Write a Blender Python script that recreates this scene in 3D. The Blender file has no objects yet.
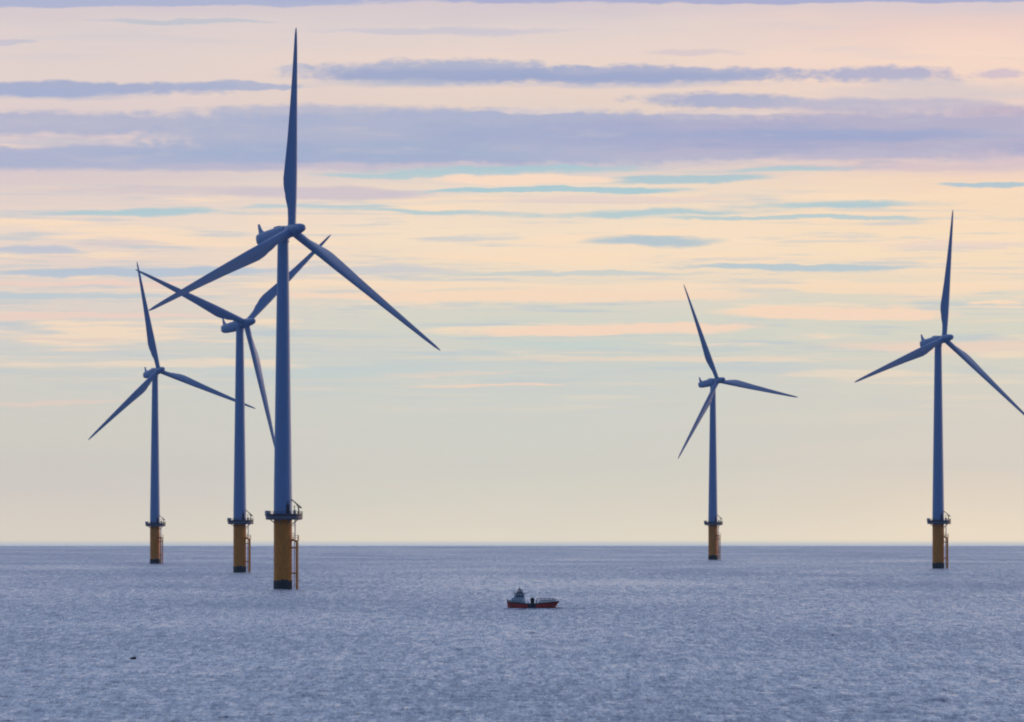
import bpy, bmesh, math, random
import numpy as np
from mathutils import Vector, Matrix
random.seed(7)
S = bpy.context.scene
COL = S.collection
R = math.radians

# ------------------------------------------------------------------ camera
F = 10140.0            # focal length of the long lens in pixels of a 1024-wide frame
H = 13.64              # eye height above the sea
RE = 7.4e6             # effective radius of the earth (with refraction)
VH = 526.5             # picture row of the true horizontal
cam = bpy.data.cameras.new('camera')
cam.sensor_width = 36.0
cam.lens = F / 1024 * 36
cam.clip_start = 1.0
cam.clip_end = 60000.0
camo = bpy.data.objects.new('camera', cam)
COL.objects.link(camo)
camo.location = (0, 0, H)
camo.rotation_euler = (R(90) + math.atan((VH - 361) / F), 0, 0)
S.camera = camo
S.view_settings.view_transform = 'Standard'
S.view_settings.look = 'None'
S.view_settings.exposure = 0.0
S.view_settings.gamma = 1.0
S.view_settings.use_curve_mapping = False
S.cycles.use_denoising = True
S.cycles.filter_width = 2.0      # the long lens is slightly soft
S.cycles.max_bounces = 6
S.cycles.sample_clamp_indirect = 4.0

SUN_AZ = R(52)         # ahead of the camera, well out of frame to the right
SUN_EL = R(7)

def lin(c):
    return tuple(((x/255)/12.92 if x/255 <= .04045 else (((x/255)+.055)/1.055)**2.4) for x in c) + (1.0,)

# ------------------------------------------------------------------ world: sky and its cloud bands
W = bpy.data.worlds.new('World'); S.world = W
W.use_nodes = True
nt = W.node_tree; nt.nodes.clear()
def N(t, **kw):
    n = nt.nodes.new(t)
    for k, v in kw.items(): setattr(n, k, v)
    return n
def L(a, b): nt.links.new(a, b)
def mth(op, a, b=None, c=None, clamp=False):
    n = N('ShaderNodeMath', operation=op, use_clamp=clamp)
    for i, q in enumerate((a, b, c)):
        if q is None: continue
        if isinstance(q, (int, float)): n.inputs[i].default_value = q
        else: L(q, n.inputs[i])
    return n.outputs[0]
def mixc(f, a, b):
    n = N('ShaderNodeMix', data_type='RGBA')
    for i, q in ((0, f), (6, a), (7, b)):
        if isinstance(q, (int, float, tuple)): n.inputs[i].default_value = q
        else: L(q, n.inputs[i])
    return n.outputs[2]
def ramp(f, stops, interp='LINEAR'):
    n = N('ShaderNodeValToRGB'); cr = n.color_ramp; cr.interpolation = interp
    while len(cr.elements) > 1: cr.elements.remove(cr.elements[0])
    cr.elements[0].position = stops[0][0]; cr.elements[0].color = stops[0][1]
    for p, c in stops[1:]:
        e = cr.elements.new(p); e.color = c
    L(f, n.inputs[0]); return n.outputs[0]
def srange(x, a, b, c=0.0, d=1.0, kind='SMOOTHSTEP'):
    n = N('ShaderNodeMapRange', interpolation_type=kind)
    L(x, n.inputs[0]); n.inputs[1].default_value = a; n.inputs[2].default_value = b
    n.inputs[3].default_value = c; n.inputs[4].default_value = d
    return n.outputs[0]

tc = N('ShaderNodeTexCoord')
sep = N('ShaderNodeSeparateXYZ'); L(tc.outputs['Generated'], sep.inputs[0])
az = mth('ARCTAN2', sep.outputs[0], sep.outputs[1])
el = mth('ARCSINE', sep.outputs[2])
K = F / 100.0          # sky unit: 1/101.4 radian = 0.565 degree
U = mth('ADD', mth('MULTIPLY', az, K), 5.12)          # bearing in sky units
V = mth('SUBTRACT', VH/100, mth('MULTIPLY', el, K))   # downwards, in sky units
P = N('ShaderNodeCombineXYZ'); L(U, P.inputs[0]); L(V, P.inputs[1]); P = P.outputs[0]

def noise(sx, sy, detail=3, rough=.5, off=0.0, src=None):
    m = N('ShaderNodeMapping'); L(src or P, m.inputs[0])
    m.inputs['Scale'].default_value = (sx, sy, 1); m.inputs['Location'].default_value = (off, off*1.7, off*.3)
    n = N('ShaderNodeTexNoise'); L(m.outputs[0], n.inputs[0])
    n.inputs['Scale'].default_value = 1; n.inputs['Detail'].default_value = detail; n.inputs['Roughness'].default_value = rough
    return n.outputs[0]
n_lump = mth('SUBTRACT', noise(5.5, 11, 5, .6, 3.1), .5)      # lumpy cumulus edges
n_wisp = mth('SUBTRACT', noise(.8, 9, 4, .55, 8.3), .5)       # long drawn-out wisps
n_fine = mth('SUBTRACT', noise(.55, 26, 3, .6, 14.2), .5)     # fine horizontal layering
n_soft = mth('SUBTRACT', noise(.45, 2.0, 2, .5, 21.4), .5)

wx = mth('SUBTRACT', noise(.9, 3.5, 3, .55, 31.7), .5); wy = mth('SUBTRACT', noise(1.6, 6, 4, .6, 41.3), .5)
wv = N('ShaderNodeCombineXYZ'); L(mth('MULTIPLY', wx, 1.1), wv.inputs[0]); L(mth('MULTIPLY', wy, .12), wv.inputs[1])
va = N('ShaderNodeVectorMath', operation='ADD'); L(P, va.inputs[0]); L(wv.outputs[0], va.inputs[1]); PW = va.outputs[0]
n_in = mth('SUBTRACT', noise(.9, 6, 5, .6, 51.0), .5)

# base colours top to bottom at three bearings, edges waved by the noises
Vw = mth('ADD', V, mth('ADD', mth('MULTIPLY', n_soft, .28), mth('MULTIPLY', n_wisp, .22)))
def column(st, v=Vw):
    f = mth('DIVIDE', v, 5.5, clamp=True)
    return ramp(f, [(y/550, lin(c)) for y, c in st])
cl = column([(0, (213,200,208)), (30, (222,209,208)), (75, (229,212,206)), (105, (225,208,206)), (165, (216,200,205)), (190, (224,208,205)),
             (225, (240,219,203)), (262, (232,214,203)), (300, (226,214,203)), (350, (212,211,204)), (420, (210,207,194)), (490, (212,204,191)), (538, (219,209,190))])
cc = column([(0, (212,200,208)), (25, (225,211,208)), (60, (236,215,204)), (105, (232,212,200)), (165, (216,205,206)), (190, (238,220,202)),
             (235, (250,227,199)), (265, (246,224,197)), (292, (226,218,201)), (330, (214,216,203)), (370, (208,212,204)), (430, (210,210,198)), (500, (218,212,192)), (538, (227,216,193))])
cr_ = column([(0, (218,204,208)), (22, (237,209,200)), (52, (250,219,200)), (95, (240,214,200)), (160, (222,200,203)), (182, (248,219,192)),
              (235, (253,226,192)), (270, (249,224,194)), (295, (229,219,199)), (330, (219,217,200)), (370, (218,214,199)), (430, (218,210,195)), (500, (231,215,190)), (538, (238,221,192))])
sky = mixc(srange(U, 0.5, 5.0), cl, cc)
sky = mixc(srange(U, 5.5, 10.0), sky, cr_)
# fine layering of peach and grey-blue in the middle part of the sky
band = mth('MULTIPLY', srange(V, 1.7, 2.1), srange(V, 4.4, 3.2))
sky = mixc(mth('MULTIPLY', mth('MULTIPLY', srange(mth('ADD', n_fine, mth('MULTIPLY', n_wisp, .8)), .05, .25), band), .45), sky, lin((190,203,211)))
sky = mixc(mth('MULTIPLY', mth('MULTIPLY', srange(mth('ADD', mth('MULTIPLY', n_fine, -1), mth('MULTIPLY', n_wisp, .6)), .08, .30), band), .6), sky, lin((253,221,192)))

n_mid = mth('SUBTRACT', noise(.6, 9, 5, .6, 63.0), .5)
n_mid2 = mth('SUBTRACT', noise(.42, 6.5, 5, .58, 77.0), .5)
sky = mixc(mth('MULTIPLY', mth('MULTIPLY', srange(n_mid, .02, .16), band), .55), sky, lin((186,201,211)))
sky = mixc(mth('MULTIPLY', mth('MULTIPLY', srange(n_mid2, .01, .13), band), .75), sky, lin((255,226,194)))
top_b = mth('MULTIPLY', srange(V, .0, .15), srange(V, 1.1, .9))
sky = mixc(mth('MULTIPLY', mth('MULTIPLY', srange(n_mid2, .03, .25), top_b), .35), sky, lin((206,203,212)))
low_b = mth('MULTIPLY', srange(V, 3.6, 4.2), srange(V, 5.4, 5.0))
sky = mixc(mth('MULTIPLY', mth('MULTIPLY', srange(n_mid, .0, .25), low_b), .22), sky, lin((224,208,196)))

# single cloud streaks: centre bearing, centre height, half width, half height, colour, opacity, edge softness, lump, wisp, tilt
def streak(u, v, hu, hv, c, op=1.0, soft=.5, lump=0.0, wisp=.35, rot=0.0):
    global sky
    m = N('ShaderNodeMapping', vector_type='TEXTURE')
    L(PW, m.inputs[0])
    m.inputs['Location'].default_value = (u/100, v/100, 0)
    m.inputs['Rotation'].default_value = (0, 0, R(rot))
    m.inputs['Scale'].default_value = (hu/100, hv/100, 1)
    g = N('ShaderNodeTexGradient', gradient_type='SPHERICAL'); L(m.outputs[0], g.inputs[0])
    x = g.outputs[1]
    if lump: x = mth('MULTIPLY_ADD', n_lump, lump, x)
    if wisp: x = mth('MULTIPLY_ADD', n_wisp, wisp, x)
    f = mth('MULTIPLY', srange(x, 0.04, soft), op)
    f = mth('MULTIPLY', f, srange(g.outputs[1], 0.0, .12))
    sky = mixc(f, sky, lin(c))
LAV = (161,171,202); LAV2 = (178,178,205); TEAL = (168,203,212); PCH = (252,222,198); GB = (190,204,212)
# top edge
streak(120, 1, 340, 8, (172,180,210), .9, .4, .3)
streak(760, -3, 620, 8, (170,174,208), .95, .35, .2)
streak(190, 22, 120, 3.5, (190,195,208), .75, .6, .5)
streak(10, 43, 40, 3, (190,190,210), .6)
streak(440, 31, 190, 5, (198,196,212), .65, .7)
streak(690, 52, 60, 5, (214,200,206), .7, .6, .6)
# first dark layer
streak(50, 89, 230, 10, (164,174,206), .9, .5, .8, .3)
streak(60, 94, 140, 9, (168,178,208), .75, .8, .2, .5)
streak(235, 86, 80, 6, (172,180,207), .85, .5, .9)
streak(285, 68, 26, 5, (190,190,208), .7, .5, 1.0)
streak(440, 72, 180, 16, (166,176,206), .85, .55, .9, .3)
streak(420, 76, 170, 11, (160,170,203), .8, .7, .5, .4)
streak(400, 84, 150, 7, (186,190,208), .7, .9, .3, .6)
streak(640, 75, 240, 12, (164,173,205), .85, .5, 1.0, .25)
streak(620, 77, 240, 8, (156,168,203), .75, .8, .4, .3)
streak(640, 85, 200, 5, (190,190,208), .6, .9, .3, .7)
streak(880, 74, 105, 11, (172,176,206), .85, .6, 1.1, .3)
streak(920, 84, 90, 9, (206,200,208), .6, .9, .8, .5)
streak(1000, 74, 32, 8, (205,190,206), .75, .6, 1.0)
streak(950, 93, 190, 14, (214,203,205), .7, .8, .3)
streak(715, 100, 125, 10, (165,174,206), .85, .6, .8, .4, .5)
streak(820, 103, 160, 8, (186,186,207), .7, .9, .4, .6, .5)
streak(900, 106, 180, 9, (190,186,206), .7, .6, .4)
# broad grey-lavender layer
streak(60, 124, 420, 15, (176,181,207), .85, .5, .7, .35)
streak(330, 114, 240, 12, (176,182,208), .75, .6, .8, .3)
streak(500, 138, 440, 33, (174,181,207), .95, .3, .55, .25)
streak(900, 134, 520, 33, (178,176,204), .9, .6, .5, .5)
streak(120, 158, 420, 17, (172,180,208), .88, .5, .2, .4)
streak(330, 152, 330, 14, (164,178,207), .8, .7, .2, .4)
streak(560, 134, 220, 18, (162,174,207), .6, .8, .3, .4)
streak(830, 135, 260, 10, (158,170,206), .8, .7, .0, .4)
streak(1010, 112, 110, 9, (180,170,198), .6, .8, .2, .3)
streak(50, 142, 110, 6, (203,200,208), .7, .9, .2, .6)
streak(18, 146, 45, 3.5, (238,216,202), .7, .9, .2, .5)
streak(540, 110, 70, 4, (228,212,208), .6, .6, .4)
streak(730, 112, 90, 3, (238,218,206), .7, .6, .6)
streak(780, 155, 260, 8, (188,184,206), .7, .6)
streak(400, 167, 380, 6, (200,190,206), .6, .7)
streak(900, 168, 200, 5, (208,190,204), .5, .7)
# light and dark patches inside the broad layer
inner = mth('MULTIPLY', srange(V, 1.06, 1.2), srange(V, 1.75, 1.6))
sky = mixc(mth('MULTIPLY', mth('MULTIPLY', srange(n_in, .0, .2), inner), .55), sky, lin((196,192,206)))
sky = mixc(mth('MULTIPLY', mth('MULTIPLY', srange(mth('MULTIPLY', n_in, -1), .02, .22), inner), .5), sky, lin((157,169,203)))
# turquoise gaps
streak(520, 170, 200, 6, TEAL, .8, .8, .4, .9, -.6)
streak(790, 170, 130, 4, TEAL, .75, .8, .4, .3, -1.2)
streak(400, 175, 110, 4, TEAL, .7, .5, .1, .4)
streak(680, 179, 120, 6, (170,200,210), .85, .5, .1, .4, -1.2)
streak(560, 190, 170, 4, TEAL, .9, .4, .1, .4)
streak(540, 180, 120, 6, PCH, .95, .4, .3, .3)
streak(610, 200, 170, 6, (228,207,204), .6, .7)
streak(140, 212, 150, 4.5, TEAL, .8, .8, .4, .95, -.8)
streak(320, 207, 110, 3, (186,206,212), .8, .5)
streak(420, 212, 180, 4, TEAL, .75, .8, .4, .4, 1)
streak(640, 213, 190, 6, TEAL, .8, .8, .4, .9, -.7)
streak(840, 205, 160, 5, TEAL, .75, .8, .4, .45, -1)
streak(800, 218, 200, 3, TEAL, .75, .5, .1, .4)
streak(990, 184, 70, 3.5, (170,198,212), .85, .4)
streak(1000, 176, 70, 5, (246,214,196), .6, .7)
# lavender streaks left of the big rotor and the middle ones
streak(330, 193, 150, 9, (205,194,206), .8, .6, .1, .5)
streak(160, 190, 180, 7, (206,196,206), .6, .7, .1, .5)
streak(30, 251, 70, 6, (190,198,213), .85, .6, .1, .4)
streak(110, 244, 70, 4, (220,206,206), .6, .7)
streak(140, 272, 190, 6, (184,198,214), .9, .5, .1, .5, -.5)
streak(40, 296, 200, 4, (190,205,212), .7, .6, .1, .5)
streak(340, 270, 150, 6, (200,205,212), .7, .6, .1, .5)
streak(650, 241, 110, 7, (184,200,208), .95, .6, .1, .3)
streak(790, 267, 170, 4.5, (184,203,211), .9, .45, .1, .4)
streak(560, 274, 190, 3.5, (200,209,208), .8, .6, .1, .4)
streak(960, 245, 110, 6, (236,214,204), .6, .7)
# peach streaks lower down
streak(70, 284, 180, 4, (244,212,196), .8, .6, .1, .5)
streak(60, 316, 210, 4.5, (240,212,198), .9, .5, .1, .5, -.6)
streak(70, 340, 90, 3, (230,210,198), .7, .6)
streak(420, 296, 220, 6, (250,220,194), .9, .5, .1, .4)
streak(560, 296, 260, 9, (252,222,193), .9, .5, .2, .5)
streak(900, 288, 190, 7, (253,224,192), .85, .5, .2, .5)
streak(610, 329, 190, 7, (251,219,193), .95, .45, .1, .4, -.8)
streak(830, 313, 150, 9, (252,220,192), .95, .4, .2, .3, .8)
streak(1000, 304, 40, 2.5, (254,224,192), .9, .5, .1, .3)
streak(960, 346, 200, 9, (244,215,194), .75, .7, .1, .4)
streak(660, 359, 260, 3.5, (232,216,196), .7, .6, .1, .5)
streak(450, 374, 80, 4, (238,214,194), .85, .5, .1, .5, -2)
streak(500, 385, 120, 1.8, (242,214,192), .85, .5, .1, .4, -1)
streak(60, 403, 110, 2.5, (226,208,194), .85, .5, .1, .4, -1)
streak(400, 345, 200, 10, (222,215,202), .5, .8, .1, .5)
streak(330, 372, 260, 10, (198,210,208), .6, .8, .1, .5)
streak(560, 345, 140, 6, (200,214,208), .6, .8, .1, .5)
# pale strip resting on the sea horizon
sky = mixc(mth('MULTIPLY', srange(V, 5.39, 5.47), .9), sky, lin((160,176,194)))

sc_ = N('ShaderNodeVectorMath', operation='SCALE'); L(sky, sc_.inputs[0]); L(srange(V, 3.2, 5.4, 1.0, 1.16), sc_.inputs[3]); sky = sc_.outputs[0]
# the rest of the dome: Nishita sky plus high lavender cloud, bright ahead, dusky blue behind the camera
nish = N('ShaderNodeTexSky', sky_type='NISHITA', sun_disc=False)
nish.sun_elevation = SUN_EL; nish.sun_rotation = SUN_AZ; nish.altitude = 10; nish.dust_density = 1.0
ahead = srange(sep.outputs[1], -.15, .75)
n_hi = noise(3, 9, 4, .55, 0, tc.outputs['Generated'])
front_lo = mixc(srange(n_hi, .35, .65), (.29,.39,.69,1), (.39,.46,.69,1))
front_hi = mixc(srange(n_hi, .35, .65), (.64,.73,.96,1), (.76,.80,.96,1))
front_c = mixc(srange(el, R(6), R(38)), front_lo, front_hi)
back_c = mixc(srange(n_hi, .35, .7), (.035,.085,.25,1), (.07,.12,.29,1))
dome = mixc(ahead, back_c, front_c)
up = mth('MAXIMUM', srange(el, R(3.0), R(7.0)), mth('SUBTRACT', 1.0, srange(sep.outputs[1], .80, .97)))
col = mixc(up, sky, dome)
bgA = N('ShaderNodeBackground'); L(col, bgA.inputs[0]); bgA.inputs[1].default_value = 1.0
bgB = N('ShaderNodeBackground'); L(nish.outputs[0], bgB.inputs[0]); L(mth('MULTIPLY', up, .05), bgB.inputs[1])
ad = N('ShaderNodeAddShader'); L(bgA.outputs[0], ad.inputs[0]); L(bgB.outputs[0], ad.inputs[1])
wo = N('ShaderNodeOutputWorld'); L(ad.outputs[0], wo.inputs[0])

# ------------------------------------------------------------------ sun behind thin cloud
sun = bpy.data.lights.new('sun', 'SUN')
sun.energy = 0.5; sun.angle = R(10); sun.color = (1.0, .66, .50)
suno = bpy.data.objects.new('sun', sun); COL.objects.link(suno)
d = Vector((math.sin(SUN_AZ)*math.cos(SUN_EL), math.cos(SUN_AZ)*math.cos(SUN_EL), math.sin(SUN_EL)))
suno.rotation_euler = d.to_track_quat('Z', 'Y').to_euler()

# ------------------------------------------------------------------ materials
def mat(name, base, rough=.5, metal=0.0, var=.12, scale=1.5, streaky=False, spec=.5):
    m = bpy.data.materials.new(name); m.use_nodes = True
    t = m.node_tree; b = t.nodes['Principled BSDF']
    b.inputs['Roughness'].default_value = rough; b.inputs['Metallic'].default_value = metal
    b.inputs['Specular IOR Level'].default_value = spec
    tcn = t.nodes.new('ShaderNodeTexCoord'); mp = t.nodes.new('ShaderNodeMapping')
    mp.inputs['Scale'].default_value = (scale, scale, scale*(.08 if streaky else 1))
    no = t.nodes.new('ShaderNodeTexNoise'); no.inputs['Detail'].default_value = 6; no.inputs['Roughness'].default_value = .6
    cr = t.nodes.new('ShaderNodeValToRGB')
    a = tuple(x*(1-var) for x in base); c = tuple(min(1, x*(1+var)) for x in base)
    cr.color_ramp.elements[0].position = .35; cr.color_ramp.elements[0].color = (*a, 1)
    cr.color_ramp.elements[1].position = .65; cr.color_ramp.elements[1].color = (*c, 1)
    t.links.new(tcn.outputs['Object'], mp.inputs[0]); t.links.new(mp.outputs[0], no.inputs[0])
    t.links.new(no.outputs[0], cr.inputs[0]); t.links.new(cr.outputs[0], b.inputs['Base Color'])
    return m
M = dict(
    tower=mat('tower_paint_dusk_lit', (.20, .33, .54), .5, var=.07, streaky=True),  # dusk-blue light put into the colour; the paint itself is light grey
    blade=mat('blade_gelcoat_dusk_lit', (.20, .31, .50), .45, var=.02),  # blue ambient light mixed into the colour of a neutral white gelcoat
    yellow=mat('yellow_foundation_paint', (.74, .24, .014), .6, var=.3, streaky=True),
    growth=mat('marine_growth', (.035, .045, .05), .8, var=.4, scale=3),
    steel=mat('galvanised_steel', (.16, .16, .19), .55, .2),
    dark=mat('dark_steel', (.05, .05, .07), .6),
    pale=mat('pale_panel_paint', (.72, .68, .64), .5),
    green=mat('pale_green_cabinet', (.42, .48, .38), .5),
    ladder=mat('pale_ladder_paint', (.92, .84, .76), .4),
    red=mat('red_hull_paint', (.44, .032, .022), .45, var=.3, scale=2),
    navy=mat('dark_hull_side', (.03, .03, .05), .5),
    grey=mat('grey_green_boat_paint', (.44, .52, .53), .5),
    white=mat('white_boat_paint', (.80, .78, .74), .45),
    glass=mat('dark_window_glass', (.02, .025, .03), .1),
    black=mat('black_rubber', (.012, .012, .015), .7),
    deck=mat('boat_deck', (.22, .22, .20), .8),
    orange=mat('orange_plastic', (.75, .12, .05), .5),
    foam=mat('sea_foam', (.70, .74, .80), .7, var=.25, scale=3),
    smooth=mat('wake_water', (.03, .05, .09), .25),
)

# ------------------------------------------------------------------ mesh helpers
def link(name, bm, m, parent=None, smooth=True, mats=None):
    me = bpy.data.meshes.new(name)
    bmesh.ops.recalc_face_normals(bm, faces=bm.faces[:])
    bm.to_mesh(me); bm.free()
    for x in (mats or [m]): me.materials.append(x)
    if smooth:
        for p in me.polygons: p.use_smooth = True
        me.set_sharp_from_angle(angle=R(40))
    o = bpy.data.objects.new(name, me); COL.objects.link(o)
    if parent: o.parent = parent
    return o
def loft(bm, rings, caps=True):
    vr = [[bm.verts.new(p) for p in r] for r in rings]
    n = len(vr[0])
    for a, b in zip(vr, vr[1:]):
        for i in range(n): bm.faces.new((a[i], a[(i+1) % n], b[(i+1) % n], b[i]))
    if caps:
        bm.faces.new(vr[0]); bm.faces.new(vr[-1])
def tube(bm, a, b, r, r2=None, n=12):
    a = Vector(a); b = Vector(b); r2 = r if r2 is None else r2
    q = (b-a).to_track_quat('Z', 'Y')
    ring = lambda c, rr: [c + q @ Vector((rr*math.cos(2*math.pi*i/n), rr*math.sin(2*math.pi*i/n), 0)) for i in range(n)]
    loft(bm, [ring(a, r), ring(b, r2)])
def box(bm, lo, hi, bev=0.0, rot=0.0, piv=None):
    res = bmesh.ops.create_cube(bm, size=1.0)
    vs = res['verts']
    c = [(lo[i]+hi[i])/2 for i in range(3)]; s = [hi[i]-lo[i] for i in range(3)]
    for v in vs: v.co = Vector((v.co.x*s[0]+c[0], v.co.y*s[1]+c[1], v.co.z*s[2]+c[2]))
    if rot: bmesh.ops.rotate(bm, verts=vs, cent=piv or (0,0,0), matrix=Matrix.Rotation(rot, 3, 'Z'))
    if bev:
        es = list({e for v in vs for e in v.link_edges})
        bmesh.ops.bevel(bm, geom=es, offset=bev, segments=2, affect='EDGES')
def lathe(bm, prof, n=48, cap=True):
    loft(bm, [[(r*math.cos(2*math.pi*i/n), r*math.sin(2*math.pi*i/n), z) for i in range(n)] for r, z in prof], cap)
def torus(bm, R0, r, z, n=48, m=6):
    rings = []
    for i in range(n):
        a = 2*math.pi*i/n
        rings.append([((R0+r*math.cos(2*math.pi*k/m))*math.cos(a), (R0+r*math.cos(2*math.pi*k/m))*math.sin(a), z+r*math.sin(2*math.pi*k/m)) for k in range(m)])
    rings.append(rings[0]); loft(bm, rings, False)
    bmesh.ops.remove_doubles(bm, verts=bm.verts, dist=1e-5)
def empty(name, loc, label, cat, group=None, rotz=0, scale=1):
    o = bpy.data.objects.new(name, None); COL.objects.link(o)
    o.location = loc; o.rotation_euler = (0, 0, rotz); o.scale = (scale,)*3; o.empty_display_size = .5
    o['label'] = label; o['category'] = cat
    if group: o['group'] = group
    return o
def place(u, D):
    x = (u-512)/F*D
    return Vector((x, D, -(x*x+D*D)/(2*RE)))
def dist_for_row(v):
    """distance at which the curved sea surface appears at picture row v"""
    dy = v - VH; lo, hi = 50.0, math.sqrt(2*RE*H)
    for _ in range(60):
        D = (lo+hi)/2
        y = F*(H/D + D/(2*RE))
        if y > dy: lo = D
        else: hi = D
    return D

# ------------------------------------------------------------------ the sea: one curved sheet with real waves, past the horizon and all round
def build_sea():
    fine = np.linspace(R(-3.4), R(3.4), 1200)
    coarse = np.linspace(R(3.4), R(356.6), 90)[1:-1]
    th = np.concatenate([fine, coarse])
    r = [0.5]
    while r[-1] < 620: r.append(r[-1]*1.14)
    while r[-1] < 17500:
        r.append(r[-1] + max(.9, .24*r[-1]**2/(F*H)) * (1.0 if r[-1] < 13000 else 3))
    r += [18500, 20000]
    r = np.array(r)
    T, RR = np.meshgrid(th, r)
    X = RR*np.sin(T); Y = RR*np.cos(T)
    dr = np.gradient(r)[:, None]
    Z = np.zeros_like(X)
    rng = np.random.default_rng(5)
    wind = math.atan2(math.cos(R(37)), -math.sin(R(37)))      # waves run away from the near right
    for i in range(60):
        lam = 1.8*(7.0**(rng.random()**1.2))
        ang = wind + rng.normal(0, .8)
        k = 2*np.pi/lam
        amp = .0085*lam**.55 * rng.uniform(.6, 1.3)
        ph = rng.uniform(0, 2*np.pi)
        q = k*(X*math.cos(ang)+Y*math.sin(ang))+ph
        env = .6+.6*np.sin((X*math.cos(ang+1.3)+Y*math.sin(ang+1.1))*k/7.3+ph*3)
        Z += amp*env*(np.sin(q)+.25*np.cos(2*q))
    Z *= np.clip(RR/60, 0, 1)*np.where(RR > 17500, 0, 1)
    Z -= RR**2/(2*RE)
    nr, nc = X.shape
    co = np.stack([X, Y, Z], -1).reshape(-1, 3).astype(np.float32)
    i = np.arange(nr-1)[:, None]*nc; j = np.arange(nc)[None, :]; j2 = (j+1) % nc
    quads = np.stack([i+j, i+nc+j, i+nc+j2, i+j2], -1).reshape(-1, 4)[:, ::-1].astype(np.int32)
    quads = quads[:, ::-1]
    # inner cap
    me = bpy.data.meshes.new('sea')
    nq = len(quads)
    me.vertices.add(len(co)); me.vertices.foreach_set('co', co.ravel())
    cap = np.arange(nc)[::-1].astype(np.int32)
    me.loops.add(nq*4+nc); me.loops.foreach_set('vertex_index', np.concatenate([quads.ravel(), cap]))
    me.polygons.add(nq+1)
    st = np.concatenate([np.arange(nq)*4, [nq*4]]).astype(np.int32)
    me.polygons.foreach_set('loop_start', st)
    me.polygons.foreach_set('use_smooth', np.ones(nq+1, bool))
    me.update(calc_edges=True); me.validate()
    if me.polygons[nq//2].normal.z < 0: me.flip_normals()
    m = bpy.data.materials.new('sea_water'); m.use_nodes = True
    t = m.node_tree; b = t.nodes['Principled BSDF']
    b.inputs['IOR'].default_value = 1.33
    g = t.nodes.new('ShaderNodeNewGeometry')
    def nz(sx, sy, det, rough, rot=0):
        mp = t.nodes.new('ShaderNodeMapping'); mp.inputs['Scale'].default_value = (sx, sy, 1)
        mp.inputs['Rotation'].default_value = (0, 0, rot)
        t.links.new(g.outputs['Position'], mp.inputs[0])
        n = t.nodes.new('ShaderNodeTexNoise'); n.inputs['Scale'].default_value = 1
        n.inputs['Detail'].default_value = det; n.inputs['Roughness'].default_value = rough
        t.links.new(mp.outputs[0], n.inputs[0]); return n.outputs[0]
    bu1 = t.nodes.new('ShaderNodeBump'); bu1.inputs['Strength'].default_value = 1; bu1.inputs['Distance'].default_value = .42
    t.links.new(nz(2.4, .30, 3, .65, R(4)), bu1.inputs['Height'])
    bu2 = t.nodes.new('ShaderNodeBump'); bu2.inputs['Strength'].default_value = 1; bu2.inputs['Distance'].default_value = .16
    t.links.new(nz(1.6, 1.1, 4, .6, R(37)), bu2.inputs['Height']); t.links.new(bu1.outputs[0], bu2.inputs['Normal'])
    bu3 = t.nodes.new('ShaderNodeBump'); bu3.inputs['Strength'].default_value = 1; bu3.inputs['Distance'].default_value = 1.5
    t.links.new(nz(.5, .05, 3, .65, R(-5)), bu3.inputs['Height']); t.links.new(bu2.outputs[0], bu3.inputs['Normal'])
    t.links.new(bu3.outputs[0], b.inputs['Normal'])
    # calmer and rougher patches of wind on the water
    mr = t.nodes.new('ShaderNodeMapRange'); mr.inputs[1].default_value = .40; mr.inputs[2].default_value = .60
    mr.inputs[3].default_value = .13; mr.inputs[4].default_value = .48
    av = t.nodes.new('ShaderNodeMath'); av.operation = 'ADD'
    h1 = t.nodes.new('ShaderNodeMath'); h1.operation = 'MULTIPLY'; h1.inputs[1].default_value = .5
    h2 = t.nodes.new('ShaderNodeMath'); h2.operation = 'MULTIPLY'; h2.inputs[1].default_value = .5
    t.links.new(nz(2.8, .13, 3, .75, R(2)), h1.inputs[0]); t.links.new(nz(.8, .033, 4, .75, R(-3)), h2.inputs[0])
    t.links.new(h1.outputs[0], av.inputs[0]); t.links.new(h2.outputs[0], av.inputs[1])
    h3 = t.nodes.new('ShaderNodeMath'); h3.operation = 'MULTIPLY_ADD'; h3.inputs[1].default_value = .30; h3.inputs[2].default_value = -.15
    a2 = t.nodes.new('ShaderNodeMath'); a2.operation = 'ADD'
    t.links.new(nz(.012, .0022, 4, .6, R(3)), h3.inputs[0]); t.links.new(h3.outputs[0], a2.inputs[0]); t.links.new(av.outputs[0], a2.inputs[1]); av = a2
    t.links.new(av.outputs[0], mr.inputs[0]); t.links.new(mr.outputs[0], b.inputs['Roughness'])
    b.inputs['Base Color'].default_value = (.125, .185, .285, 1)
    me.materials.append(m)
    o = bpy.data.objects.new('sea', me); COL.objects.link(o); o['kind'] = 'structure'
build_sea()

# ------------------------------------------------------------------ thin sea haze
def build_haze():
    bm = bmesh.new(); box(bm, (-21000, -21000, -29), (21000, 21000, 142))
    m = bpy.data.materials.new('sea_haze'); m.use_nodes = True
    t = m.node_tree; t.nodes.clear()
    v = t.nodes.new('ShaderNodeVolumePrincipled'); o = t.nodes.new('ShaderNodeOutputMaterial')
    v.inputs['Color'].default_value = (.62, .74, .96, 1); v.inputs['Density'].default_value = 1.2e-5; v.inputs['Anisotropy'].default_value = .3
    t.links.new(v.outputs[0], o.inputs['Volume'])
    h = link('haze', bm, m, smooth=False); h['kind'] = 'stuff'; h['label'] = 'thin pale blue haze over the sea'; h['category'] = 'haze'
build_haze()

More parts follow.
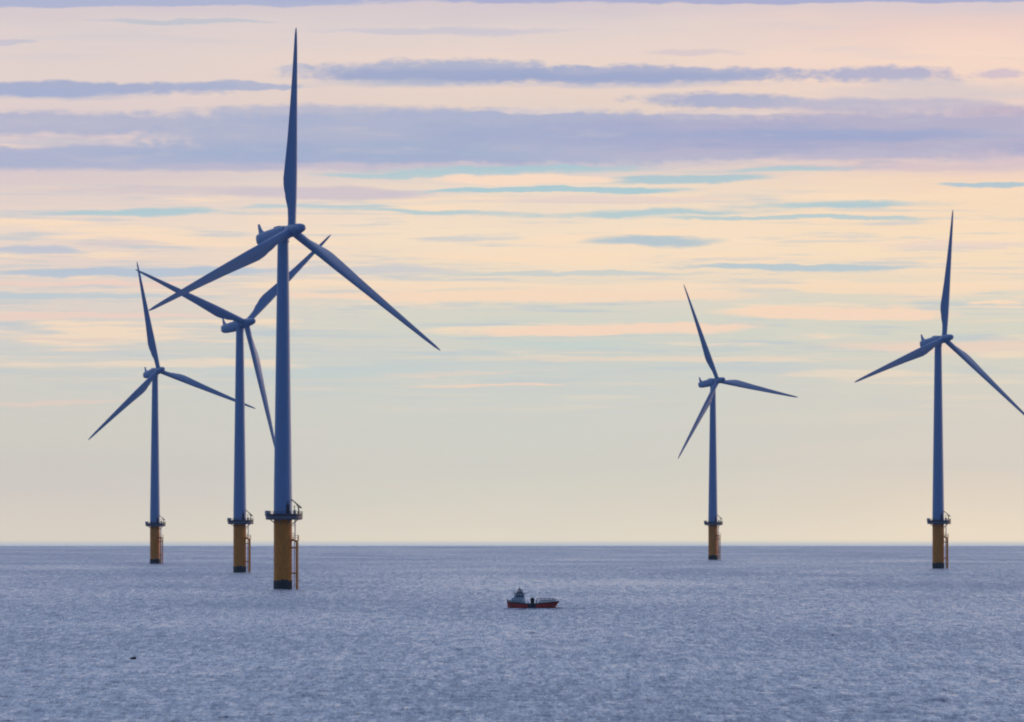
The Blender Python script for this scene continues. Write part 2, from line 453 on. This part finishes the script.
# ------------------------------------------------------------------ wind turbine
RT = 46.3
TILT = R(8); CONE = R(2)
def blade_bm():
    bm = bmesh.new()
    st = []
    ctrl = [(1.0, 1.85, 1.0, .92, 14), (2.6, 1.85, 1.0, .92, 14), (4.5, 2.0, .84, .95, 14), (7.5, 2.75, .52, 1.0, 13), (10, 3.25, .38, 1.02, 12),
            (11.6, 3.35, .33, 1.03, 11), (14, 3.15, .28, 1.03, 9), (20, 2.55, .23, .95, 6.5), (28, 1.9, .19, .82, 3.5), (36, 1.3, .17, .68, 1.5),
            (41, .95, .16, .58, .5), (44, .66, .16, .45, 0), (45.3, .34, .16, .30, 0), (45.7, .06, .2, .2, 0)]
    rs = sorted(set([c[0] for c in ctrl] + [1+i*.9 for i in range(50) if 1+i*.9 < 45.2]))
    for r0 in rs:
        r = r0
        for a, b in zip(ctrl, ctrl[1:]):
            if a[0] <= r <= b[0]:
                f = (r-a[0])/(b[0]-a[0]); fs = f*f*(3-2*f) if b[0] < 12 else f
                chord, th, le = [a[i]+(b[i]-a[i])*fs for i in (1, 2, 3)]; tw = a[4]+(b[4]-a[4])*f
        round_ = max(0, min(1, (th-.4)/.55))
        ring = []
        n = 24
        for i in range(n):
            a = 2*math.pi*i/n
            # circle
            cx, cy = math.cos(a)*.5, math.sin(a)*.5*th
            # airfoil
            s = (1-math.cos(a))/2            # 0 at leading edge, 1 at trailing edge
            yt = 5*th*(.2969*math.sqrt(max(s, 0))-.126*s-.3516*s*s+.2843*s**3-.1036*s**4)
            ay = yt if a < math.pi else -yt*.75
            ax = .5 - s
            x = cx*round_+ax*(1-round_); y = cy*round_+ay*(1-round_)
            X = (x-.5)*chord + le            # + towards the leading edge
            Y = y*chord
            tr = R(tw)
            ring.append((X*math.cos(tr)-Y*math.sin(tr), -(X*math.sin(tr)+Y*math.cos(tr)), r*RT/45.7))
        # local axes: x = leading edge (rotation) side, -y = upwind, z = along the blade
        st.append(ring)
    loft(bm, st)
    return bm
def superring(x, w, h, zc, p=3.2, n=28):
    out = []
    for i in range(n):
        a = 2*math.pi*i/n; c, s = math.cos(a), math.sin(a)
        out.append((math.copysign(abs(c)**(2/p), c)*w/2, x, zc+math.copysign(abs(s)**(2/p), s)*h/2))
    return out
def build_turbine(loc, label, yaw, theta, land, scale):
    root = empty('wind_turbine', loc, label, 'wind turbine', 'wind turbines standing in the sea', scale=scale)
    # --- foundation
    bm = bmesh.new(); lathe(bm, [(2.04, 1.9), (2.04, 8.6), (2.08, 8.62), (2.08, 8.8), (2.04, 8.82), (2.04, 15.6), (2.2, 15.7), (2.2, 15.95)])
    fd = link('foundation', bm, M['yellow'], root)
    bm = bmesh.new(); lathe(bm, [(2.10, -4), (2.10, 1.3), (2.12, 1.9), (2.06, 2.05), (1.9, 2.05)]); 
    for v in bm.verts:
        if v.co.z > 1.2: v.co.z += .16*math.sin(3*math.atan2(v.co.y, v.co.x)+yaw*9)+.10*math.sin(11*math.atan2(v.co.y, v.co.x)+theta*5)
    link('marine_growth_band', bm, M['growth'], fd)
    # --- service platform
    bm = bmesh.new(); lathe(bm, [(2.25, 15.55), (3.9, 15.55), (4.15, 15.8), (4.15, 16.35), (2.2, 16.35)], 32)
    for i in range(8):
        a = 2*math.pi*(i+.5)/8; c, s = math.cos(a), math.sin(a)
        tube(bm, (2.0*c, 2.0*s, 14.6), (3.6*c, 3.6*s, 15.8), .10, n=8)
    pf = link('service_platform', bm, M['steel'], root)
    bm = bmesh.new()
    for z in (16.75, 17.1, 17.45): torus(bm, 4.08, .045, z, 40)
    for i in range(26):
        a = 2*math.pi*i/26; tube(bm, (4.08*math.cos(a), 4.08*math.sin(a), 16.33), (4.08*math.cos(a), 4.08*math.sin(a), 17.47), .045, n=6)
    loft(bm, [[(4.13*math.cos(2*math.pi*i/40), 4.13*math.sin(2*math.pi*i/40), 16.34) for i in range(40)], [(4.13*math.cos(2*math.pi*i/40), 4.13*math.sin(2*math.pi*i/40), 16.9) for i in range(40)]], False)
    link('railing', bm, M['dark'], pf); pf.location.x = .28
    bm = bmesh.new(); box(bm, (-4.0, -1.2, 16.4), (-2.9, .4, 17.6), .05)
    link('equipment_box', bm, M['pale'], root)
    bm = bmesh.new(); box(bm, (2.35, -1.3, 16.35), (2.95, -.6, 17.75), .05); tube(bm, (2.62, -.95, 17.75), (2.62, -.95, 18.5), .09, n=8); tube(bm, (2.62, -.95, 18.5), (2.62, -.95, 18.75), .2, .12)
    link('cabinet', bm, M['green'], root)
    # --- davit crane on the right of the platform
    bm = bmesh.new(); tube(bm, (3.55, -.9, 16.3), (3.55, -.9, 18.5), .14); tube(bm, (3.55, -.9, 16.3), (3.55, -.9, 16.8), .26)
    cr = link('davit_crane', bm, M['dark'], root)
    bm = bmesh.new(); tube(bm, (4.2, -.9, 18.15), (1.95, -.95, 20.15), .17, .11); tube(bm, (3.6, -.9, 17.8), (3.0, -.9, 19.2), .07, n=8); tube(bm, (2.05, -.95, 20.1), (2.05, -.95, 19.55), .04, n=6)
    link('crane_boom', bm, M['dark'], cr)
    # --- boat landing and ladders, turned a little differently on each turbine
    q = Matrix.Rotation(land, 3, 'Z')
    def rot(bm): bmesh.ops.rotate(bm, verts=bm.verts, cent=(0,0,0), matrix=q)
    bm = bmesh.new()
    for y in (-.75, .75):
        tube(bm, (3.2, y, -3), (3.2, y, 10.6), .23); tube(bm, (3.2, y, 10.6), (2.1, y, 11.2), .2)
        for z in (3.6, 9.3): tube(bm, (1.7, y*.8, z), (3.2, y, z), .16, n=8)
    rot(bm); link('boat_landing', bm, M['yellow'], root)
    bm = bmesh.new()
    for y in (-.3, .3): tube(bm, (2.62, y, 0.3), (2.62, y, 10.6), .11, n=6)
    for i in range(34): tube(bm, (2.62, -.3, .6+i*.3), (2.62, .3, .6+i*.3), .035, n=5)
    rot(bm); link('lower_ladder', bm, M['ladder'], root)
    bm = bmesh.new(); box(bm, (2.1, -1.1, 10.75), (3.5, 1.1, 11.0)); 
    for x, y in ((3.45, -1.05), (3.45, 1.05), (2.3, -1.05), (2.3, 1.05), (3.45, 0)): tube(bm, (x, y, 11), (x, y, 12.1), .05, n=6)
    for z in (11.55, 12.1):
        tube(bm, (2.3, -1.05, z), (3.45, -1.05, z), .05, n=6); tube(bm, (3.45, -1.05, z), (3.45, 1.05, z), .05, n=6); tube(bm, (2.3, 1.05, z), (3.45, 1.05, z), .05, n=6)
    rot(bm); link('rest_platform', bm, M['yellow'], root)
    bm = bmesh.new()
    for y in (-.3, .3): tube(bm, (2.75, y, 11), (2.75, y, 16.3), .11, n=6)
    for i in range(17): tube(bm, (2.75, -.3, 11.2+i*.3), (2.75, .3, 11.2+i*.3), .035, n=5)
    for z in (12.5, 14.3): tube(bm, (2.0, 0, z), (2.75, 0, z), .08, n=6)
    rot(bm); link('upper_ladder', bm, M['ladder'], root)
    # --- tower with flanges, door
    prof = [(2.0, 15.95), (2.0, 17.0)]
    for z in (17, 36, 57): prof += [(2.0-(z-17)/61.2*.82, z)]
    prof = [(2.09, 15.95), (2.06, 16.4), (2.05, 20)]
    for z0 in (36.0, 57.0):
        rr = 2.05-(z0-20)/58.2*.83
        prof += [(rr+.005, z0-.12), (rr+.035, z0-.1), (rr+.035, z0+.1), (rr+.003, z0+.12)]
    prof += [(1.22, 78.2)]
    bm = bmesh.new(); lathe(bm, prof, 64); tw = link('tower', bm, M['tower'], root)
    bm = bmesh.new(); box(bm, (-.45, -2.12, 16.9), (.45, -1.85, 19.1), .08, rot=R(35))
    dr = link('door', bm, M['dark'], tw)
    bm = bmesh.new(); box(bm, (-.3, -2.35, 19.35), (.3, -1.9, 19.6), .03, rot=R(35)); link('door_canopy', bm, M['steel'], tw)
    # --- nacelle (local: -y is upwind, yawed)
    top = Matrix.Translation((0, 0, 79.75)) @ Matrix.Rotation(yaw, 4, 'Z') @ Matrix.Rotation(-TILT, 4, 'X')
    OV = 3.4
    bm = bmesh.new()
    secs = [(-1.75, 2.3, 2.3, .0), (-1.6, 2.7, 2.7, 0), (-.6, 3.0, 3.15, -.05), (1.5, 3.15, 3.3, -.12), (4.5, 3.1, 3.15, -.15), (6.8, 2.95, 2.95, -.15), (8.1, 2.8, 2.75, -.15), (8.7, 2.5, 2.4, -.12), (9.0, 1.9, 1.8, -.1)]
    loft(bm, [superring(y, w, h, z) for y, w, h, z in secs])
    tube(bm, (0, 0, -2.2), (0, 0, -1.2), 1.22, n=32)
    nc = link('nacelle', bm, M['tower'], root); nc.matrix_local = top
    # tail fin: swept, curved upright plate
    bm = bmesh.new()
    pts = [(6.2, 1.2), (7.2, 1.45), (7.9, 1.95), (8.4, 2.7), (8.7, 3.4), (9.0, 3.45), (9.0, 2.5), (8.9, 1.2), (8.5, .6), (6.8, .6)]
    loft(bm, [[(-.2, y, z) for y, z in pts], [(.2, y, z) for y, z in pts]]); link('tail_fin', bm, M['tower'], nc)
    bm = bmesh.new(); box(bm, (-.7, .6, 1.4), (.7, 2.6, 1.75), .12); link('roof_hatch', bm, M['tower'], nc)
    # --- rotor
    hubm = top @ Matrix.Translation((0, -OV, 0))
    bm = bmesh.new()
    prof = [(1.30, -1.5), (1.38, -1.2), (1.45, -.5), (1.42, .6), (1.30, 1.4), (1.18, 2.5), (1.02, 3.5), (.8, 4.25), (.45, 4.6), (.05, 4.7)]
    lathe(bm, prof, 40)
    bmesh.ops.rotate(bm, verts=bm.verts, cent=(0,0,0), matrix=Matrix.Rotation(R(90), 3, 'X'))
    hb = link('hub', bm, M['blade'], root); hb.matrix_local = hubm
    global BLADE
    for k in range(3):
        o = bpy.data.objects.new('blade', BLADE) if BLADE else None
        if o is None:
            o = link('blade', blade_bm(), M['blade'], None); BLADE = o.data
        else: COL.objects.link(o)
        o.parent = root
        a = theta + k*2*math.pi/3
        # clockwise as seen by someone standing upwind
        o.matrix_local = hubm @ Matrix.Rotation(a, 4, 'Y') @ Matrix.Rotation(CONE, 4, 'X')
    return root
BLADE = None
# bearing column, sea row, hub row, rotor yaw, blade azimuth, landing turn
TURB = [
    (282.9, 589.3, 231.8, 37.2, 5.6, R(-4), 'nearest and largest blue-grey wind turbine, brown-orange base, one blade pointing straight up'),
    (239.8, 572.6, 323.8, 37.7, 50.7, R(-8), 'mid-sized wind turbine whose tower stands just left of the largest one, no blade upright'),
    (155.0, 563.8, 371.2, 28.9, 110.1-120, R(-25), 'small wind turbine farthest left, its top blade touching the largest turbine\'s left blade tip'),
    (712.9, 559.8, 381.2, 39.8, 99.1-120, R(-30), 'smallest wind turbine, alone right of the boat, one blade level to the right'),
    (938.2, 568.6, 339.5, 37.0, 9.6, R(-12), 'wind turbine farthest right, its right blade reaching the edge of the photo'),
]
for u, vw, vh, yaw, th, land, lab in TURB:
    D = dist_for_row(vw)
    sc = (vw-vh)/(F/D)/80.0
    p = place(u, D)
    build_turbine(p, lab, R(yaw), R(th), land, sc)

# ------------------------------------------------------------------ fishing boat
def build_boat():
    D = dist_for_row(609.0); s = F/D
    p = place(532.5, D)+Vector((0, 0, .08))
    root = empty('fishing_boat', p, 'small red-hulled fishing boat with pale wheelhouse and mast, sailing on the open sea', 'boat')
    X = lambda u: (u-532.5)/s
    Z = lambda v: (607.4-v)/s
    # hull stations: x, half beam at deck, half beam at water, sheer z
    st = [(508.2, 507.0, .15, .10, 600.5), (509.5, 508.5, .70, .55, 600.9), (513, 512.5, 1.20, 1.0, 601.4), (520, 520, 1.45, 1.3, 602.2), (528, 528, 1.5, 1.4, 602.8), (536, 536, 1.5, 1.4, 602.6),
          (543, 543.5, 1.48, 1.3, 601.8), (549, 550, 1.40, 1.1, 601.2), (552, 555, 1.30, .8, 600.8), (553, 559.0, 1.10, .5, 600.1)]
    rings = []
    for xw, xd, bd, bw, zs in st:
        zt = Z(zs); xw, xd = X(xw), X(xd)
        mid = (xw+xd)/2; bmid = (bd+bw)/2
        rings.append([(xd, -bd, zt), (xd, -bd+.01, zt-.16), (mid, -bmid, zt*.5), (xw, -bw, .08), (xw, -bw*.7, -.45), (xw, 0, -.6), (xw, bw*.7, -.45), (xw, bw, .08), (mid, bmid, zt*.5), (xd, bd-.01, zt-.16), (xd, bd, zt)])
    bm = bmesh.new(); loft(bm, rings)
    me_mats = [M['red'], M['navy']]
    bm.faces.ensure_lookup_table()
    for f in bm.faces:
        c = f.calc_center_median()
        if c.z < .14 or (X(524) < c.x < X(539) and abs(c.y) > .5) : f.material_index = 1
    hull = link('hull', bm, None, root, mats=me_mats)
    bm = bmesh.new()
    for a, b in zip(st, st[1:]):
        for sg in (-1, 1):
            tube(bm, (X(a[1]), sg*a[2]*1.0, Z(a[4])), (X(b[1]), sg*b[2], Z(b[4])), .07, n=8)
    link('rubbing_strake', bm, M['black'], hull)
    # raised grey bulwark round the wheelhouse end
    bm = bmesh.new()
    lo = [(507.0, .15, 600.6), (508.5, .68, 601), (512.5, 1.18, 601.5), (520, 1.43, 602.3), (526, 1.47, 602.7)]
    hi = [(506.2, .17, 597.0), (508.0, .72, 598.6), (512.5, 1.2, 599.4), (520, 1.44, 600.4), (526, 1.48, 601.6)]
    for sg in (-1, 1):
        A = [bm.verts.new((X(u), sg*b, Z(v))) for u, b, v in lo]; B = [bm.verts.new((X(u), sg*b, Z(v))) for u, b, v in hi]
        for i in range(4): bm.faces.new((A[i], A[i+1], B[i+1], B[i]))
    bmesh.ops.solidify(bm, geom=bm.faces[:], thickness=.05)
    link('bulwark', bm, M['grey'], root)
    # pale strip and rail at the other end
    for sg in (-1, 1):
        bm = bmesh.new()
        P0 = [(540, 1.46, 601.6), (549, 1.38, 600.8), (556.5, 1.18, 599.9)]
        A = [bm.verts.new((X(u), sg*b, Z(v))) for u, b, v in P0]; B = [bm.verts.new((X(u), sg*b, Z(v-2.2))) for u, b, v in P0]
        for i in range(2): bm.faces.new((A[i], A[i+1], B[i+1], B[i]))
        bmesh.ops.solidify(bm, geom=bm.faces[:], thickness=.05)
        link('side_board', bm, M['grey'], root)
        bm = bmesh.new()
        for (u0, b0, v0), (u1, b1, v1) in zip(P0, P0[1:]): tube(bm, (X(u0), sg*(b0+.06), Z(v0-.5)), (X(u1), sg*(b1+.06), Z(v1-.5)), .09, n=8)
        link('pale_strip', bm, M['ladder'], root)
    bm = bmesh.new()
    for sg in (-1, 1):
        for u in (537, 541, 545, 549, 553): tube(bm, (X(u), sg*1.36, Z(602)), (X(u), sg*1.36, Z(597.2)), .035, n=6)
        tube(bm, (X(537), sg*1.36, Z(597.2)), (X(554), sg*1.3, Z(597.2)), .05, n=6)
        tube(bm, (X(537), sg*1.36, Z(598.6)), (X(554), sg*1.3, Z(598.6)), .035, n=6)
    tube(bm, (X(554), -1.3, Z(597.2)), (X(554), 1.3, Z(597.2)), .045, n=6)
    link('rail', bm, M['steel'], root)
    bm = bmesh.new(); box(bm, (X(509), -1.1, .42), (X(554), 1.1, .52)); link('deck', bm, M['deck'], root)
    # wheelhouse
    bm = bmesh.new()
    prof = [(511.0, 603), (511.8, 597.0), (514.5, 596.2), (513.6, 594.4), (513.6, 593.6), (524.6, 593.6), (525.2, 603)]
    prof = [(510.6, 602.5), (511.6, 597.2), (513.6, 596.4), (515.0, 592.8), (524.3, 592.3), (525.4, 602.5)]
    loft(bm, [[(X(u), -.95, Z(v)) for u, v in prof], [(X(u), .95, Z(v)) for u, v in prof]])
    wh = link('wheelhouse', bm, M['grey'], root, smooth=False)
    bm = bmesh.new(); box(bm, (X(512.6), -1.08, Z(592.5)), (X(526.0), 1.08, Z(591.8)), .03); link('wheelhouse_roof', bm, M['steel'], wh)
    for k, u in enumerate((516.2, 518.6, 521.2)):
        bm = bmesh.new(); box(bm, (X(u), -.965, Z(596.2)), (X(u+1.8), -.92, Z(593.6)), .01); link('window', bm, M['glass'], wh)
    bm = bmesh.new(); box(bm, (X(522.4), -.975, Z(602)), (X(524.4), -.93, Z(597.3)), .01); link('door', bm, M['white'], wh)
    bm = bmesh.new(); tube(bm, (X(520), 0, Z(592)), (X(519.6), 0, Z(585.6)), .10, .06); tube(bm, (X(516.6), 0, Z(592)), (X(519.6), 0, Z(587.6)), .07); tube(bm, (X(522.8), 0, Z(592)), (X(520), 0, Z(588)), .07); tube(bm, (X(517.6), 0, Z(590.6)), (X(522), 0, Z(590.6)), .07)
    tube(bm, (X(518), 0, Z(588.6)), (X(522), 0, Z(588.6)), .05)
    link('mast', bm, M['dark'], root)
    bm = bmesh.new(); box(bm, (X(517.2), -.5, Z(591.8)), (X(522.2), .5, Z(590.4)), .04); link('upper_cabin', bm, M['steel'], wh)
    bm = bmesh.new(); tube(bm, (X(515), .6, Z(593)), (X(514.6), .6, Z(588.8)), .03, n=5); link('antenna', bm, M['dark'], wh)
    bm = bmesh.new(); box(bm, (X(520.9), -.3, Z(590.9)), (X(523.2), .3, Z(588.9)), .06); link('radar', bm, M['white'], root)
    # work deck: dark winch drum, crates, orange buoys
    bm = bmesh.new(); tube(bm, (X(532.4), -.6, Z(598.6)), (X(532.4), .6, Z(598.6)), .25, n=20)
    for y in (-.65, .65): box(bm, (X(530.6), y-.05, .5), (X(534.2), y+.05, Z(598.2)), .02); tube(bm, (X(532.4), y-.04, Z(598.6)), (X(532.4), y+.04, Z(598.6)), .36, n=20)
    link('net_winch', bm, M['black'], root)
    bm = bmesh.new(); box(bm, (X(535.6), -1.0, .5), (X(537.2), -.2, Z(598.6)), .04); link('gantry_post', bm, M['white'], root)
    for x0, m_, h in ((527.0, 'pale', 601.2), (538.4, 'grey', 600.2), (541.4, 'orange', 600.6), (545.0, 'grey', 599.8)):
        b2 = bmesh.new(); box(b2, (X(x0), -1.0, .5), (X(x0+2.8), .2, Z(h)), .04)
        o = link('fish_crate', b2, M[m_], None)
        o.location = p
        o['category'] = 'crate'
        o['group'] = 'crates on the boat deck'
        o['label'] = {527.0: 'pale crate on the boat deck beside the wheelhouse', 538.4: 'grey crate on the boat deck between winch and orange crate', 541.4: 'orange crate on the boat deck', 545.0: 'grey crate on the boat deck farthest from the wheelhouse'}[x0]
    # bow wash and wake on the water
    rng = random.Random(3)
    bm = bmesh.new()
    for i in range(90):
        u = rng.uniform(503, 556) if i < 60 else rng.uniform(502, 510)
        y = -1.5-rng.random()*1.6 if u > 508 else rng.uniform(-1.2, 1.2)
        r = rng.uniform(.10, .30)
        q = bmesh.ops.create_icosphere(bm, subdivisions=1, radius=r)['verts']
        for v in q: v.co = Vector((v.co.x*2.2+X(u), v.co.y*1.6+y, v.co.z*.35-.02))
    o = link('bow_wash', bm, M['foam']); o.location = p; o['kind'] = 'stuff'; o['label'] = 'pale foam washing along the red boat\'s waterline'; o['category'] = 'foam'
    bm = bmesh.new()
    for i in range(18):
        u = 556+i*1.5+rng.uniform(-1, 1); y = rng.uniform(-1.2, .6)
        q = bmesh.ops.create_icosphere(bm, subdivisions=2, radius=1)['verts']
        for v in q: v.co = Vector((v.co.x*rng.uniform(.5, .9)+X(u), v.co.y*.7+y, v.co.z*(.26-.006*i)))
    o = link('wake', bm, M['smooth']); o.location = p; o['kind'] = 'stuff'; o['label'] = 'dark thin wake trailing right of the red boat'; o['category'] = 'wake'
build_boat()

# ------------------------------------------------------------------ small dark floats
def build_float(u, v, w, lab):
    D = dist_for_row(v)
    root = empty('buoy', place(u, D), lab, 'buoy', 'small dark buoys afloat')
    k = w
    bm = bmesh.new()
    rings = []
    for x, r in ((-.5, .02), (-.42, .07), (-.25, .11), (0, .19), (.25, .25), (.4, .20), (.48, .10), (.5, .02)):
        rings.append([(x*k, r*k*math.cos(2*math.pi*i/14), r*k*math.sin(2*math.pi*i/14)+.16*k) for i in range(14)])
    loft(bm, rings); link('float_body', bm, M['black'], root)
    bm = bmesh.new(); tube(bm, (.2*k, 0, .3*k), (.16*k, 0, .62*k), .035*k, n=8); link('stick', bm, M['dark'], root)
build_float(133, 659.5, .75, 'largest dark buoy, low on the water near the lower left of the photo')
build_float(832.4, 635.5, .34, 'tiny dark buoy on the water at the right, below the right-hand turbines')
build_float(470, 592.5, .38, 'tiny dark buoy on the water just left of the red boat')
build_float(224, 563.3, .55, 'tiny dark buoy near the horizon, left of the mid-sized turbine\'s base')
